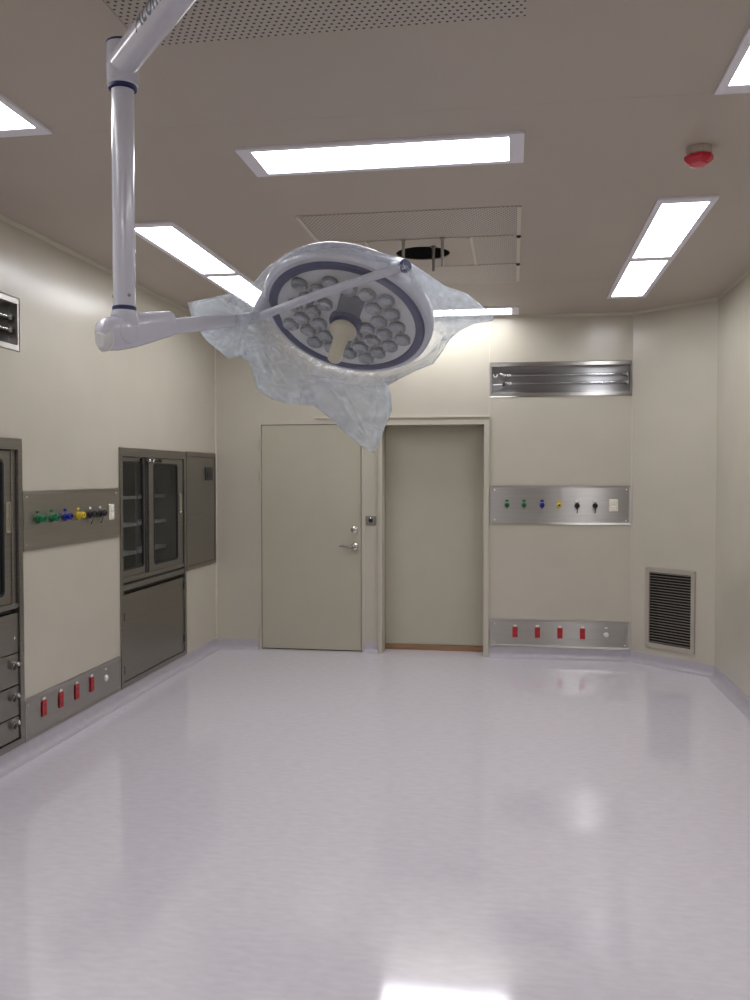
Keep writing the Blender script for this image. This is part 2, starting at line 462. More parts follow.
# door surrounds
DT = .028
def surround(F, u0, u1, v1, w, o):
    bm = bmesh.new()
    fbox(bm, F, u0 - w, u0, 0, v1 + w, 0, o); fbox(bm, F, u1, u1 + w, 0, v1 + w, 0, o); fbox(bm, F, u0, u1, v1, v1 + w, 0, o)
    return bm
struct(obj('trim_31', surround(FB, DOOR[0], DOOR[1], DOOR[3], .018, .006), 'wall'))
bm = bmesh.new()
fbox(bm, FB, ALC[0] - .032, ALC[0], 0, 2.085, 0, .022); fbox(bm, FB, ALC[1], ALC[1] + .045, 0, 2.085, 0, .022); fbox(bm, FB, ALC[0], ALC[1], ALC[3], 2.085, 0, .022)
struct(obj('trim_32', bm, 'wall'))
bm = bmesh.new(); fbox(bm, FB, -1.78, -.213, 2.112, 2.128, 0, .02); struct(obj('trim_33', bm, 'seam'))
trim(FB, DOOR[1] + .019, DOOR[1] + .026, .09, 2.112, 0, .006)

# recess of the sliding door
bm = bmesh.new(); dep = .20
fbox(bm, FB, ALC[0] - .02, ALC[0], 0, ALC[3] + .02, -dep - .06, -.02); fbox(bm, FB, ALC[1], ALC[1] + .02, 0, ALC[3] + .02, -dep - .06, -.02)
fbox(bm, FB, ALC[0], ALC[1], ALC[3], ALC[3] + .02, -dep - .06, -.02)
struct(obj('trim_34', bm, 'wall'))
d2 = bpy.data.objects.new('door_2', None); COL.objects.link(d2); d2.location = (-.71, D + dep, 0); struct(d2, 'recessed beige sliding door in the open alcove')
obj('door_leaf', fbbox(FB, ALC[0] + .001, ALC[1] - .001, .05, ALC[3] - .001, -dep - .05, -dep, w=.003), 'door', d2)
obj('bottom_rail', fbbox(FB, ALC[0] + .001, ALC[1] - .001, .002, .047, -dep - .045, -dep + .012, w=.004), 'wood', d2, label='orange brown bottom rail')

# hinged door
d1 = bpy.data.objects.new('door_1', None); COL.objects.link(d1); d1.location = (-1.8, D, 0); struct(d1, 'closed beige hinged door with chrome lever handle')
obj('door_leaf', fbbox(FB, DOOR[0] + .005, DOOR[1] - .006, .014, DOOR[3] - .005, -.045, -.001, w=.002), 'door', d1)
bm = bmesh.new(); fbox(bm, FB, DOOR[0] - .0, DOOR[1] + .0, .0, DOOR[3], -.055, -.046); obj('door_backing', bm, 'dark', d1)
for v in (1.878, 1.594, .168):
    bm = bmesh.new(); tube(bm, [FB.P(DOOR[0] - .008, v - .055, .012), FB.P(DOOR[0] - .008, v + .055, .012)], .009, 12)
    fbox(bm, FB, DOOR[0] - .028, DOOR[0] + .004, v - .05, v + .05, .004, .009)
    obj('hinge', bm, 'door', d1, smooth=True)
bm = bmesh.new(); lathe(bm, FB.P(-1.416, .955, -.001), FB.n, [(.034, 0), (.034, .010), (.028, .016), (.016, .018), (.014, .055), (.012, .058)])
h = obj('handle_rose', bm, 'steel_light', d1, smooth=True)
bm = bmesh.new(); tube(bm, [FB.P(-1.416, .955, .052), FB.P(-1.445, .957, .056), FB.P(-1.48, .963, .056), FB.P(-1.52, .969, .054), FB.P(-1.545, .962, .048)], [.010, .010, .009, .009, .007], 14)
obj('lever', bm, 'steel_dark', h, smooth=True)
bm = bmesh.new(); lathe(bm, FB.P(-1.416, 1.107, -.001), FB.n, [(.032, 0), (.032, .008), (.024, .014), (.012, .016), (.010, .022)])
obj('lock_cylinder', bm, 'steel_light', d1, smooth=True)

# key switch between the doors
ks = thing('key_switch', 'small square dark key switch plate between the two doors', 'switch', FB.P(-1.266, 1.192))
obj('plate', fbbox(FB, -1.312, -1.221, 1.149, 1.235, 0, .008, w=.003), 'steel_dark', ks)
bm = bmesh.new(); lathe(bm, FB.P(-1.266, 1.196, .008), FB.n, [(.020, 0), (.020, .006), (.014, .010), (.006, .011)]); obj('key_cylinder', bm, 'black', ks, smooth=True)
bm = bmesh.new(); lathe(bm, FB.P(-1.268, 1.212, .008), FB.n, [(.007, 0), (.007, .006), (.004, .009)], n=14); obj('indicator', bm, 'chrome', ks, smooth=True)

# ------------------------------------------------------------------ wall panels
def panel_plate(F, u0, u1, v0, v1, root, o=.004):
    bm = bmesh.new(); b = .020
    frame_ring(bm, F, rect(u0, u1, v0, v1), rect(u0 + b, u1 - b, v0 + b, v1 - b), 0, .009, .0058)
    obj('bevelled_frame', bm, 'steel', root)
    bm = bmesh.new(); fbox(bm, F, u0 + b - .002, u1 - b + .002, v0 + b - .002, v1 - b + .002, 0, .0055)
    pl = obj('face_plate', bm, 'steel', root)
    for u in (u0 + b + .022, u1 - b - .022):
        for v in (v0 + b + .018, v1 - b - .018):
            bm = bmesh.new(); lathe(bm, F.P(u, v, .0055), F.n, [(.006, 0), (.006, .002), (.003, .0035)], n=12); obj('screw', bm, 'chrome', pl, smooth=True)

def gas_panel(F, u0, u1, v0, v1, label, us, vg, sw, side):
    root = thing('medical_gas_panel', label, 'gas panel', F.P((u0 + u1) / 2, v0), 'steel medical gas outlet panels')
    panel_plate(F, u0, u1, v0, v1, root)
    for k, (u, c) in enumerate(zip(us, ('green', 'green', 'blue', 'yellow', 'black', 'black'))):
        bm = bmesh.new()
        lathe(bm, F.P(u, vg, .0055), F.n, [(.022, 0), (.022, .006), (.019, .009), (.018, .010), (.018, .020), (.021, .024), (.021, .040), (.017, .046), (.010, .046), (.009, .036)], n=24)
        oo = obj('gas_outlet', bm, c, root, smooth=True, label=c + ' gas outlet')
        bm = fbbox(F, u - .014, u + .014, vg + .030, vg + .046, .0055, .010, w=.0015)
        obj('name_tab', bm, c if k < 4 else 'white', oo)
        bm = fbbox(F, u - .007, u + .007, vg - .028, vg - .014, .0055, .020, w=.003)
        obj('release_tab', bm, c, oo)
        bm = bmesh.new(); lathe(bm, F.P(u, vg, .032), F.n, [(.009, 0), (.009, .010), (.005, .012)], n=14); obj('socket_core', bm, 'rubber', oo, smooth=True)
        if k >= 4:
            bm = bmesh.new(); tube(bm, [F.P(u, vg - .022, .03), F.P(u + .004, vg - .05, .02), F.P(u, vg - .065, .012)], [.003, .0025, .004], 8)
            obj('tether', bm, 'rubber', oo, smooth=True)
    s = obj('switch_plate', fbbox(F, sw - .037, sw + .037, vg - .052, vg + .054, .0055, .015, w=.004), 'cream', root, label='cream switch plate')
    for dv in (-.024, .026):
        obj('rocker', fbbox(F, sw - .020, sw + .020, vg + dv - .018, vg + dv + .018, .015, .020, w=.003), 'white', s)
    return root
gas_panel(FB, -.204, R1 - .004, 1.172, 1.511, 'steel gas panel with coloured outlets at mid height of back wall', (-.056, .091, .246, .391, .544, .696), 1.340, .850, 1)
gas_panel(FL, 4.563, 5.787, 1.172, 1.511, 'steel gas panel on left wall between the two glass cabinets', (4.723, 4.874, 5.033, 5.196, 5.355, 5.495), 1.350, 5.656, 1)

def socket_panel(F, u0, u1, v0, v1, label, us, vr, ug):
    root = thing('power_socket_panel', label, 'socket panel', F.P((u0 + u1) / 2, v0), 'steel power socket panels')
    panel_plate(F, u0, u1, v0, v1, root)
    for u in us:
        oo = obj('power_socket', fbbox(F, u - .023, u + .023, vr - .048, vr + .044, .0055, .014, w=.003), 'red', root, label='red power socket')
        obj('name_tab', fbbox(F, u - .015, u + .015, vr + .047, vr + .062, .0055, .009, w=.001), 'white', oo)
        for dv in (-.026, .018):
            bm = bmesh.new()
            for du in (-.008, .008): fbox(bm, F, u + du - .002, u + du + .002, vr + dv - .009, vr + dv + .009, .0139, .0146)
            obj('pin_slots', bm, 'black', oo)
    bm = bmesh.new(); lathe(bm, F.P(ug, vr - .006, .0055), F.n, [(.022, 0), (.022, .006), (.017, .012), (.008, .014)], n=20)
    g = obj('earth_terminal', bm, 'white', root, smooth=True, label='round white earth terminal')
    obj('name_tab', fbbox(F, ug - .013, ug + .013, vr + .048, vr + .060, .0055, .009, w=.001), 'white', g)
socket_panel(FB, -.204, R1 - .004, .094, .334, 'steel strip with red power sockets low on back wall', (.018, .212, .405, .597), .226, .796)
socket_panel(FL, 4.563, 5.787, .094, .334, 'steel strip with red power sockets low on left wall', (4.766, 4.962, 5.160, 5.360), .238, 5.560)

# ------------------------------------------------------------------ recessed lamp troughs high on the walls
def trough(F, T, label):
    u0, u1, v0, v1 = T; dp = -.085
    root = thing('wall_lamp_trough', label, 'wall lamp', F.P((u0 + u1) / 2, v0), 'recessed steel lamp troughs')
    b = .030; bs = .014
    bm = bmesh.new()
    frame_ring(bm, F, rect(u0 - .004, u1 + .004, v0 - .004, v1 + .004), rect(u0 + bs, u1 - bs, v0 + b, v1 - b), .0005, .004, -.018)
    obj('bevelled_frame', bm, 'steel', root)
    vm = (v0 + v1) / 2; hh = (v1 - v0) / 2 - .006
    prof = [(vm + hh * t, -.058 + .022 * abs(t) ** 8) for t in [-1 + k / 12 for k in range(25)]]
    bm = bmesh.new()
    A = [[bm.verts.new(F.P(u, v, o)) for v, o in prof] for u in (u0 + .006, u1 - .006)]
    for i in range(24): bm.faces.new((A[0][i], A[0][i + 1], A[1][i + 1], A[1][i]))
    obj('reflector', bm, 'reflector', root, smooth=True)
    bm = bmesh.new(); fbox(bm, F, u0 + .003, u1 - .003, v0 + .003, v1 - .003, dp - .01, dp)
    fbox(bm, F, u0 + .003, u0 + .006, v0 + .003, v1 - .003, dp, -.019); fbox(bm, F, u1 - .006, u1 - .003, v0 + .003, v1 - .003, dp, -.019)
    obj('housing', bm, 'steel', root)
    for dv, ua, ub in ((-.030, .13, .05), (.040, .13, .05)):
        v = vm + dv
        bm = bmesh.new(); tube(bm, [F.P(u0 + ua, v, -.036), F.P(u1 - ub, v, -.036)], .011, 16)
        tb = obj('lamp_tube', bm, 'tube', root, smooth=True)
        for ue, sgn in ((u0 + ua, 1), (u1 - ub, -1)):
            bm = bmesh.new(); tube(bm, [F.P(ue, v, -.036), F.P(ue + sgn * .02, v, -.036)], .0118, 14); obj('end_cap', bm, 'steel_dark', tb, smooth=True)
            uu = (ue - .024, ue - .001) if sgn > 0 else (ue + .001, ue + .024)
            obj('lamp_holder', fbbox(F, *uu, v - .018, v + .016, -.058, -.022, w=.004), 'steel_hinge' if sgn > 0 and dv < 0 else 'steel_dark', root)
    # white wire loop and leads at the left end
    bm = bmesh.new(); pts = [F.P(u0 + .045 + .016 * math.cos(q), vm + .044 + .016 * math.sin(q), -.03) for q in [math.radians(150 + 24 * k) for k in range(11)]]
    tube(bm, pts, .0055, 8); obj('wire_loop', bm, 'white', root, smooth=True)
    bm = bmesh.new(); tube(bm, [F.P(u0 + .085, vm + .058, -.03), F.P(u0 + .105, vm + .050, -.028), F.P(u0 + .135, vm + .038, -.028)], .007, 8); obj('wire_lead', bm, 'white', root, smooth=True)
    bm = bmesh.new(); tube(bm, [F.P(u0 + .03, vm - .040, -.03), F.P(u0 + .108, vm - .040, -.03)], .004, 8); obj('wire_lead', bm, 'white', root, smooth=True)
trough(FB, TRB, 'long recessed steel lamp trough high on the back wall')
trough(FL, TRL, 'recessed steel lamp trough high on left wall cut by photo edge')

# ------------------------------------------------------------------ steel cabinets in the left wall
def cabinet_shell(F, C, root, dp=-.36, split=None):
    u0, u1, v0, v1 = C; g = .003
    bm = bmesh.new()
    for a in ((u0 + g, u0 + .02, v0 + g, v1 - g), (u1 - .02, u1 - g, v0 + g, v1 - g), (u0 + g, u1 - g, v0 + g, v0 + .02), (u0 + g, u1 - g, v1 - .02, v1 - g), (u0 + g, u1 - g, split - .012, split + .004)):
        fbox(bm, F, *a, dp, -.001)
    fbox(bm, F, u0 + g, u1 - g, v0 + g, v1 - g, dp - .01, dp)
    obj('body', bm, 'cab_in', root)
    bm = bmesh.new()
    frame_ring(bm, F, rect(u0 - .006, u1 + .006, v0 - .004, v1 + .006), rect(u0 + .034, u1 - .034, v0 + .034, v1 - .055), .0005, .012)
    obj('front_frame', bm, 'steel_dark', root)

def glass_door(F, u0, u1, v0, v1, iu0, iu1, iv0, iv1, o0, o1, root, handle_u, r=.035):
    bm = bmesh.new(); window_ring(bm, F, u0, u1, v0, v1, iu0, iu1, iv0, iv1, r, o0, o1)
    d = obj('sliding_door', bm, 'steel_dark', root)
    bm = bmesh.new(); frame_ring(bm, F, rrect(iu0 + .001, iu1 - .001, iv0 + .001, iv1 - .001, r), rrect(iu0 + .014, iu1 - .014, iv0 + .014, iv1 - .014, r - .012), o0 + .004, o1 + .003)
    obj('window_gasket', bm, 'rubber', d)
    bm = bmesh.new(); f = [bm.verts.new(F.P(u, v, (o0 + o1) / 2)) for u, v in rrect(iu0 + .006, iu1 - .006, iv0 + .006, iv1 - .006, r - .005)]; bm.faces.new(f)
    obj('glass_pane', bm, 'glass', d)
    if handle_u is not None:
        bm = bmesh.new(); vh = 1.37
        frame_ring(bm, F, rrect(handle_u - .024, handle_u + .024, vh - .085, vh + .085, .008), rrect(handle_u - .016, handle_u + .016, vh - .077, vh + .077, .006), o1, o1 + .005)
        fbox(bm, F, handle_u - .018, handle_u + .018, vh - .079, vh + .079, o1 - .002, o1 + .001)
        obj('recessed_pull', bm, 'steel_light', d)
    return d

def knob(F, u, v, o, parent):
    bm = bmesh.new(); lathe(bm, F.P(u, v, o), F.n, [(.014, 0), (.014, .004), (.007, .006), (.006, .018), (.011, .022), (.013, .028), (.010, .034), (.004, .036)], n=20)
    return obj('knob', bm, 'steel_light', parent, smooth=True)

# far cabinet: sliding glass doors above, one tall panel below
C = CAB1
cab = thing('steel_cabinet', 'built-in steel cabinet with sliding glass doors beside flat steel box', 'cabinet', FL.P((C[0] + C[1]) / 2, C[2]), 'built-in steel cabinets')
cabinet_shell(FL, C, cab, split=.86)
glass_door(FL, 5.836, 6.300, .872, 1.730, 5.852, 6.240, .918, 1.702, -.026, -.012, cab, None, r=.03)
glass_door(FL, 6.300, 6.985, .872, 1.730, 6.388, 6.878, .912, 1.694, -.010, .003, cab, 6.932)
obj('centre_post', fbbox(FL, 6.262, 6.297, .865, 1.745, -.026, -.006, w=.003), 'rubber', cab)
for k, v in enumerate((1.433, 1.225, 1.009)):
    for u0, u1 in ((5.825, 6.42), (6.445, 7.012)):
        obj('shelf', fbbox(FL, u0, u1, v - .014, v + .010, -.345, -.15, w=.002), 'shelf', cab)
obj('inner_divider', fbbox(FL, 6.421, 6.444, .87, 1.765, -.345, -.16, w=.002), 'cab_in', cab)
# latch on the top rail
bm = bmesh.new(); lathe(bm, FL.P(6.20, 1.708, -.030), FL.n, [(.02, 0), (.02, .025), (.014, .034), (.004, .036)], n=16); lt = obj('latch', bm, 'black', cab, smooth=True)
for u in (6.29, 6.36, 6.50):
    bm = bmesh.new(); lathe(bm, FL.P(u, 1.712, .000), FL.n, [(.014, 0), (.014, .018), (.009, .024), (.003, .026)], n=14); obj('latch_stud', bm, 'chrome' if u < 6.45 else 'black', lt, smooth=True)
bm = bmesh.new(); tube(bm, [FL.P(6.16, 1.704, .006), FL.P(6.24, 1.722, .012), FL.P(6.36, 1.716, .014), FL.P(6.50, 1.704, .012)], .007, 10); obj('latch_bar', bm, 'black', lt, smooth=True)
obj('door_rail', fbbox(FL, 5.834, 7.001, .838, .870, -.03, .006, w=.003), 'steel_dark', cab)
bm = bmesh.new(); fbox(bm, FL, 5.836, 6.999, .818, .834, -.03, -.012); obj('rail_gap', bm, 'rubber', cab)
obj('counter_rail', fbbox(FL, 5.834, 7.001, .782, .822, -.03, .008, w=.003), 'steel_dark', cab)
bm = bmesh.new(); fbox(bm, FL, 5.836, 6.999, .758, .781, -.04, -.02); obj('rail_gap', bm, 'dark', cab)
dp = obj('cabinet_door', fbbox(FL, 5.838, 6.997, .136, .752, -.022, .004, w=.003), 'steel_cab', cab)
for u, v in ((5.842, .60), (5.842, .22), (6.994, .68), (6.994, .24)):
    bm = bmesh.new(); tube(bm, [FL.P(u, v - .030, .008), FL.P(u, v + .030, .008)], .007, 12); obj('hinge', bm, 'steel_hinge', dp, smooth=True)

# near cabinet: glass door above, four drawers below
C = CAB0
cab = thing('steel_cabinet', 'built-in steel cabinet with drawers cut off by left photo edge', 'cabinet', FL.P((C[0] + C[1]) / 2, C[2]), 'built-in steel cabinets')
cabinet_shell(FL, C, cab, split=.875)
glass_door(FL, 3.900, 4.470, .895, 1.735, 3.97, 4.405, .94, 1.690, -.030, -.010, cab, 4.440)
glass_door(FL, 3.365, 3.920, .895, 1.735, 3.43, 3.86, .94, 1.690, -.060, -.040, cab, None)
obj('door_jamb', fbbox(FL, 4.472, 4.514, .885, 1.742, -.030, -.004, w=.003), 'steel_dark', cab)
obj('door_rail', fbbox(FL, 3.364, 4.514, .868, .892, -.03, .006, w=.003), 'steel_dark', cab)
bm = bmesh.new(); fbox(bm, FL, 3.366, 4.512, .843, .867, -.04, -.02); obj('rail_gap', bm, 'dark', cab)
zz = [.840, .617, .437, .265, .136]
for k in range(4):
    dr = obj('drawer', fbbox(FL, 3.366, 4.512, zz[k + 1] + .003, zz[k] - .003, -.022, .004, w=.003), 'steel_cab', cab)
    if k == 0:
        bm = bmesh.new(); lathe(bm, FL.P(4.468, .705, .004), FL.n, [(.010, 0), (.010, .004), (.006, .006)], n=14); obj('drawer_lock', bm, 'chrome', dr, smooth=True)
    else:
        v = (zz[k] + zz[k + 1]) / 2 + .035
        kb = knob(FL, 4.462, v, .004, dr)
        bm = bmesh.new(); tube(bm, [FL.P(4.442, v - .028, .016), FL.P(4.446, v - .008, .026), FL.P(4.462, v, .034), FL.P(4.484, v - .008, .026), FL.P(4.490, v - .030, .016)], [.009, .008, .006, .008, .009], 10); obj('knob_shade_drops', bm, 'steel_hinge', kb, smooth=True)  # dark drops: knob body with its shadow and reflection shaped in as solid

# flat electrical box
eb = thing('wall_box', 'flat steel wall box with a small dark square latch in the left corner', 'electrical box', FL.P(7.43, .80))
u0, u1, v0, v1 = EBOX
bm = bmesh.new(); fbox(bm, FL, u0 + .004, u1 - .004, v0 + .004, v1 - .004, -.12, -.006); obj('body', bm, 'cab_in', eb)
bm = bmesh.new(); frame_ring(bm, FL, rect(u0 - .008, u1 + .008, v0 - .006, v1 + .006), rect(u0 + .018, u1 - .018, v0 + .03, v1 - .03), .0005, .010); obj('front_frame', bm, 'steel_dark', eb)
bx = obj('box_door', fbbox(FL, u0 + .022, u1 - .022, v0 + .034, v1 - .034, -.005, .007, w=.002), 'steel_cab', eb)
lt = obj('latch_plate', fbbox(FL, 7.515, 7.70, 1.555, 1.672, .007, .014, w=.003), 'black', bx)
obj('latch_grip', fbbox(FL, 7.55, 7.665, 1.580, 1.628, .014, .020, w=.003), 'rubber', lt)

# ------------------------------------------------------------------ return air grille in the slanted corner
gr = thing('return_air_grille', 'louvred return air grille low on slanted corner wall', 'vent', FC.P((gu0 + gu1) / 2, .15))
bm = bmesh.new(); frame_ring(bm, FC, rect(gu0 - .006, gu1 + .006, .152, .822), rect(gu0 + .028, gu1 - .028, .190, .788), .0005, .014)
obj('grille_frame', bm, 'grille', gr)
bm = bmesh.new(); fbox(bm, FC, gu0 + .021, gu1 - .021, .191, .789, -.13, -.125)
for a in ((gu0 + .021, gu0 + .023, .191, .789), (gu1 - .023, gu1 - .021, .191, .789), (gu0 + .021, gu1 - .021, .191, .193), (gu0 + .021, gu1 - .021, .787, .789)): fbox(bm, FC, *a, -.125, -.001)
obj('duct', bm, 'dark', gr)
nb = 26
for k in range(nb):
    v = .200 + (.580 / (nb - 1)) * k
    bm = bmesh.new(); vs = [FC.P(gu0 + .026, v + dv, o) for dv, o in ((-.0015, .006), (.0022, .007), (-.0015, -.026), (-.0045, -.026))]
    vs2 = [FC.P(gu1 - .026, v + dv, o) for dv, o in ((-.0015, .006), (.0022, .007), (-.0015, -.026), (-.0045, -.026))]
    loft(bm, [vs, vs2]); obj('louvre_blade', bm, 'grille', gr)
for u in (gu0 + .004, gu1 - .004):
    for v in (.165, .808):
        bm = bmesh.new(); lathe(bm, FC.P(u, v, .014), FC.n, [(.006, 0), (.006, .002), (.003, .003)], n=12); obj('screw', bm, 'steel', gr, smooth=True)

# ------------------------------------------------------------------ ceiling lights
def cbox_ring(bm, u0, u1, v0, v1, iu0, iu1, iv0, iv1):
    frame_ring(bm, CF, rect(u0, u1, v0, v1), rect(iu0, iu1, iv0, iv1), .0005, .012, .006)

def light(w, l, cells, loc, label, gname):
    """w along x, l along y; cells: diffuser rectangles relative to the centre"""
    root = thing('ceiling_light', label, 'ceiling light', (loc[0], loc[1], H), gname)
    x, y = loc
    us = sorted({-w / 2, w / 2, *[c[0] for c in cells], *[c[1] for c in cells]})
    bm = bmesh.new(); o = .012
    class F2:
        def P(s, u, v, o=0.): return V((x + u, y + v, H - o))
    wall_sheet(bm, type('F3', (), {'P': lambda s, u, v, o=0.: V((x + u, y + v, H - .012 - o))})(), -w / 2, w / 2, -l / 2, l / 2, cells, th=.0115)
    obj('light_frame', bm, 'lightframe', root)
    for c in cells:
        bm = bmesh.new(); box(bm, (x + c[0] + .001, y + c[2] + .001, H - .0065), (x + c[1] - .001, y + c[3] - .001, H - .001))
        obj('diffuser', bm, 'glow', root)
    return root
xc = -.570
single = [(-.545, .545, -.137, .137)]
G = 'recessed white ceiling lights'
s1 = light(1.215, .338, single, (xc, 3.815), 'single-panel ceiling light between camera and hanging lamp, nearest photo centre top', G)
copy_tree(s1, (xc, 7.545, H), label='ceiling light nearest the back wall, partly behind the plastic bag')
copy_tree(s1, (xc, .045, H), label='ceiling light behind the photographer')
double = [(-.116, .116, -1.18, -.05), (-.116, .116, .05, 1.18)]
d_ = light(.295, 2.50, double, (.857, 5.875), 'long two-panel ceiling light on the right, beyond the red detector', G)
copy_tree(d_, (-1.998, 5.875, H), label='long two-panel ceiling light left of the bagged lamp, above the left wall')
copy_tree(d_, (.862, 2.14, H), label='ceiling light cut off at the top right corner of the photo')
copy_tree(d_, (-1.998, 2.11, H), label='ceiling light cut off at the left photo edge')

# ------------------------------------------------------------------ perforated air supply panels
def perf_panel(bm, x0, x1, y0, y1, o=.004):
    box(bm, (x0, y0, H - o), (x1, y1, H - .0005))
ap = thing('air_supply_panel', 'perforated ceiling air panel with a round dark hole above the bagged lamp', 'air vent', (hc[0], hc[1], H), 'perforated ceiling air panels')
X0, X1, Y0, Y1 = -1.143, .012, 4.648, 6.41
PX0, PX1, PY0, PY1 = -.873, -.259, 5.20, 5.88
for a in ((X0, X1, Y0, PY0 - .012), (X0, X1, PY1 + .012, Y1), (X0, PX0 - .014, PY0 - .006, PY1 + .006), (PX1 + .014, X1, PY0 - .006, PY1 + .006)):
    bm = bmesh.new(); perf_panel(bm, *a); obj('perforated_sheet', bm, 'perf', ap)
bm = bmesh.new(); N = 40; R = .168; prev = None
outer = []
for i in range(N):
    q = 2 * math.pi * i / N; c, s = math.cos(q), math.sin(q)
    k = min((PX1 - hc[0]) / max(c, 1e-6) if c > 1e-6 else 1e9, (PX0 - hc[0]) / c if c < -1e-6 else 1e9, (PY1 - hc[1]) / s if s > 1e-6 else 1e9, (PY0 - hc[1]) / s if s < -1e-6 else 1e9)
    outer.append((hc[0] + c * k, hc[1] + s * k))
inner = [(hc[0] + R * math.cos(2 * math.pi * i / N), hc[1] + R * math.sin(2 * math.pi * i / N)) for i in range(N)]
frame_ring(bm, CF, outer, inner, .0005, .006)
obj('blank_plate', bm, 'ceiling', ap)
bm = bmesh.new(); lathe(bm, (hc[0], hc[1], H + .30), (0, 0, -1), [(.19, 0), (.19, .294)], n=32, cap=False); f = [v for v in bm.verts if v.co.z > H + .2]; bm.faces.new(f)
obj('hole_housing', bm, 'dark', ap, smooth=True)
for (x0, x1, y0, y1) in ((PX1 + .001, PX1 + .013, PY0 - .006, PY1 + .006), (PX0 - .013, PX0 - .001, PY0 - .006, PY1 + .006), (X1, X1 + .022, Y0, Y1), (X0 - .022, X0, Y0, Y1), (X0, X1, PY0 - .011, PY0 - .007), (X0, X1, PY1 + .007, PY1 + .011)):
    bm = bmesh.new(); box(bm, (x0, y0, H - .008), (x1, y1, H - .0005)); obj('edge_strip', bm, 'seam', ap)
for x in (X1 + .011, X0 - .011):
    for y in (PY0, PY1):
        bm = bmesh.new(); lathe(bm, (x, y, H - .008), (0, 0, -1), [(.013, 0), (.013, .008), (.008, .012)], n=14); obj('bolt', bm, 'rubber', ap, smooth=True)
for (x, y, l, m_) in ((-.647, 5.19, .165, 'steel'), (-.417, 5.185, .165, 'steel'), (-.485, 5.36, .150, 'steel_dark'), (-.80, 5.70, .15, 'steel_dark')):
    bm = bmesh.new(); lathe(bm, (x, y, H - .0055 if m_ == 'steel' else H - .0055), (0, 0, -1), [(.017, 0), (.017, .010), (.0095, .0105), (.0095, l), (.007, l + .003)], n=14)
    if (V((x, y, 0)) - V((hc[0], hc[1], 0))).length < R: bmesh.ops.translate(bm, verts=bm.verts, vec=(0, 0, .0))
    obj('threaded_rod', bm, m_, ap, smooth=True)

MT = V((-.571, 1.832, H))                                         # surgical lamp mount
ap2 = thing('air_supply_panel', 'perforated ceiling air panel behind the sloping lamp arm at photo top', 'air vent', (MT.x, 1.862, H), 'perforated ceiling air panels')
bm = bmesh.new(); perf_panel(bm, -1.190, .030, .98, 1.55); obj('perforated_sheet', bm, 'perf', ap2)
bm = bmesh.new(); perf_panel(bm, -1.190, .030, 2.18, 2.742); obj('perforated_sheet', bm, 'perf', ap2)
bm = bmesh.new(); perf_panel(bm, -1.190, -.89, 1.556, 2.174); obj('perforated_sheet', bm, 'perf', ap2)
bm = bmesh.new(); perf_panel(bm, -.28, .030, 1.556, 2.174); obj('perforated_sheet', bm, 'perf', ap2)
bm = bmesh.new(); perf_panel(bm, -.884, -.286, 1.556, 2.174, .006); obj('blank_plate', bm, 'ceiling', ap2)
for (x0, x1) in ((.030, .052), (-1.212, -1.190)):
    bm = bmesh.new(); box(bm, (x0, .98, H - .008), (x1, 2.742, H - .0005)); obj('edge_strip', bm, 'ceiling', ap2)

# ------------------------------------------------------------------ red heat detector
hd = thing('heat_detector', 'red heat detector on the ceiling between two right-hand lights', 'detector', (.772, 3.955, H))
c = V((.772, 3.955, H))
bm = bmesh.new(); lathe(bm, c, (0, 0, -1), [(.052, .0005), (.052, .030), (.048, .034)], n=32); obj('base', bm, 'ceiling', hd, smooth=True)
bm = bmesh.new(); lathe(bm, c, (0, 0, -1), [(.050, .034), (.060, .036), (.060, .050), (.046, .064), (.038, .066)], n=8); obj('body', bm, 'red_det', hd)
bm = bmesh.new(); lathe(bm, c, (0, 0, -1), [(.037, .066), (.036, .072), (.030, .075), (.01, .076)], n=24); obj('sensor_cap', bm, 'pink_det', hd, smooth=True)

# ------------------------------------------------------------------ surgical lamp
lamp = thing('surgical_lamp', 'ceiling-hung pale surgical lamp on jointed arms with round multi-lens head', 'surgical lamp', tuple(MT))
lamp_parts = []
def lp(*a, **k):
    o = obj(*a, **k); lamp_parts.append(o); return o
J = V((-1.1285, 2.45, 2.792))                                     # first joint (arm axis meets the down tube)
AZ = 2.797
bm = bmesh.new(); lathe(bm, MT, (0, 0, -1), [(.16, .0065), (.16, .05), (.13, .075), (.062, .08), (.06, .12), (.06, .25), (.052, .255)], n=40); lp('ceiling_mount', bm, 'enamel', lamp, smooth=True)
A0 = V((MT.x, MT.y, AZ)); A1 = V((J.x, J.y, AZ - .003))
bm = bmesh.new(); tube(bm, [A0, A1], .042, 40); arm = lp('support_arm', bm, 'enamel', lamp, smooth=True)
bm = bmesh.new(); lathe(bm, (J.x, J.y, 2.730), (0, 0, 1), [(.040, 0), (.0455, .004), (.0455, .118), (.043, .121)], n=40); jt = lp('swivel_joint', bm, 'enamel', lamp, smooth=True)
bm = bmesh.new(); lathe(bm, (J.x, J.y, 2.847), (0, 0, 1), [(.0462, 0), (.0462, .005), (.044, .007)], n=40); lp('joint_cap', bm, 'navy', jt, smooth=True)
bm = bmesh.new(); lathe(bm, (J.x, J.y, 2.721), (0, 0, 1), [(.0405, 0), (.0405, .010)], n=40); lp('joint_ring', bm, 'navy', jt, smooth=True)
PB = V((-1.1285, 2.45, 2.088))
bm = bmesh.new(); lathe(bm, (PB.x, PB.y, PB.z), (0, 0, 1), [(.0318, 0), (.0324, .63)], n=40); lp('down_tube', bm, 'enamel', lamp, smooth=True)
bm = bmesh.new(); lathe(bm, (PB.x, PB.y, PB.z - .006), (0, 0, 1), [(.0348, 0), (.0348, .010), (.0325, .012)], n=40); lp('tube_ring', bm, 'navy', lamp, smooth=True)
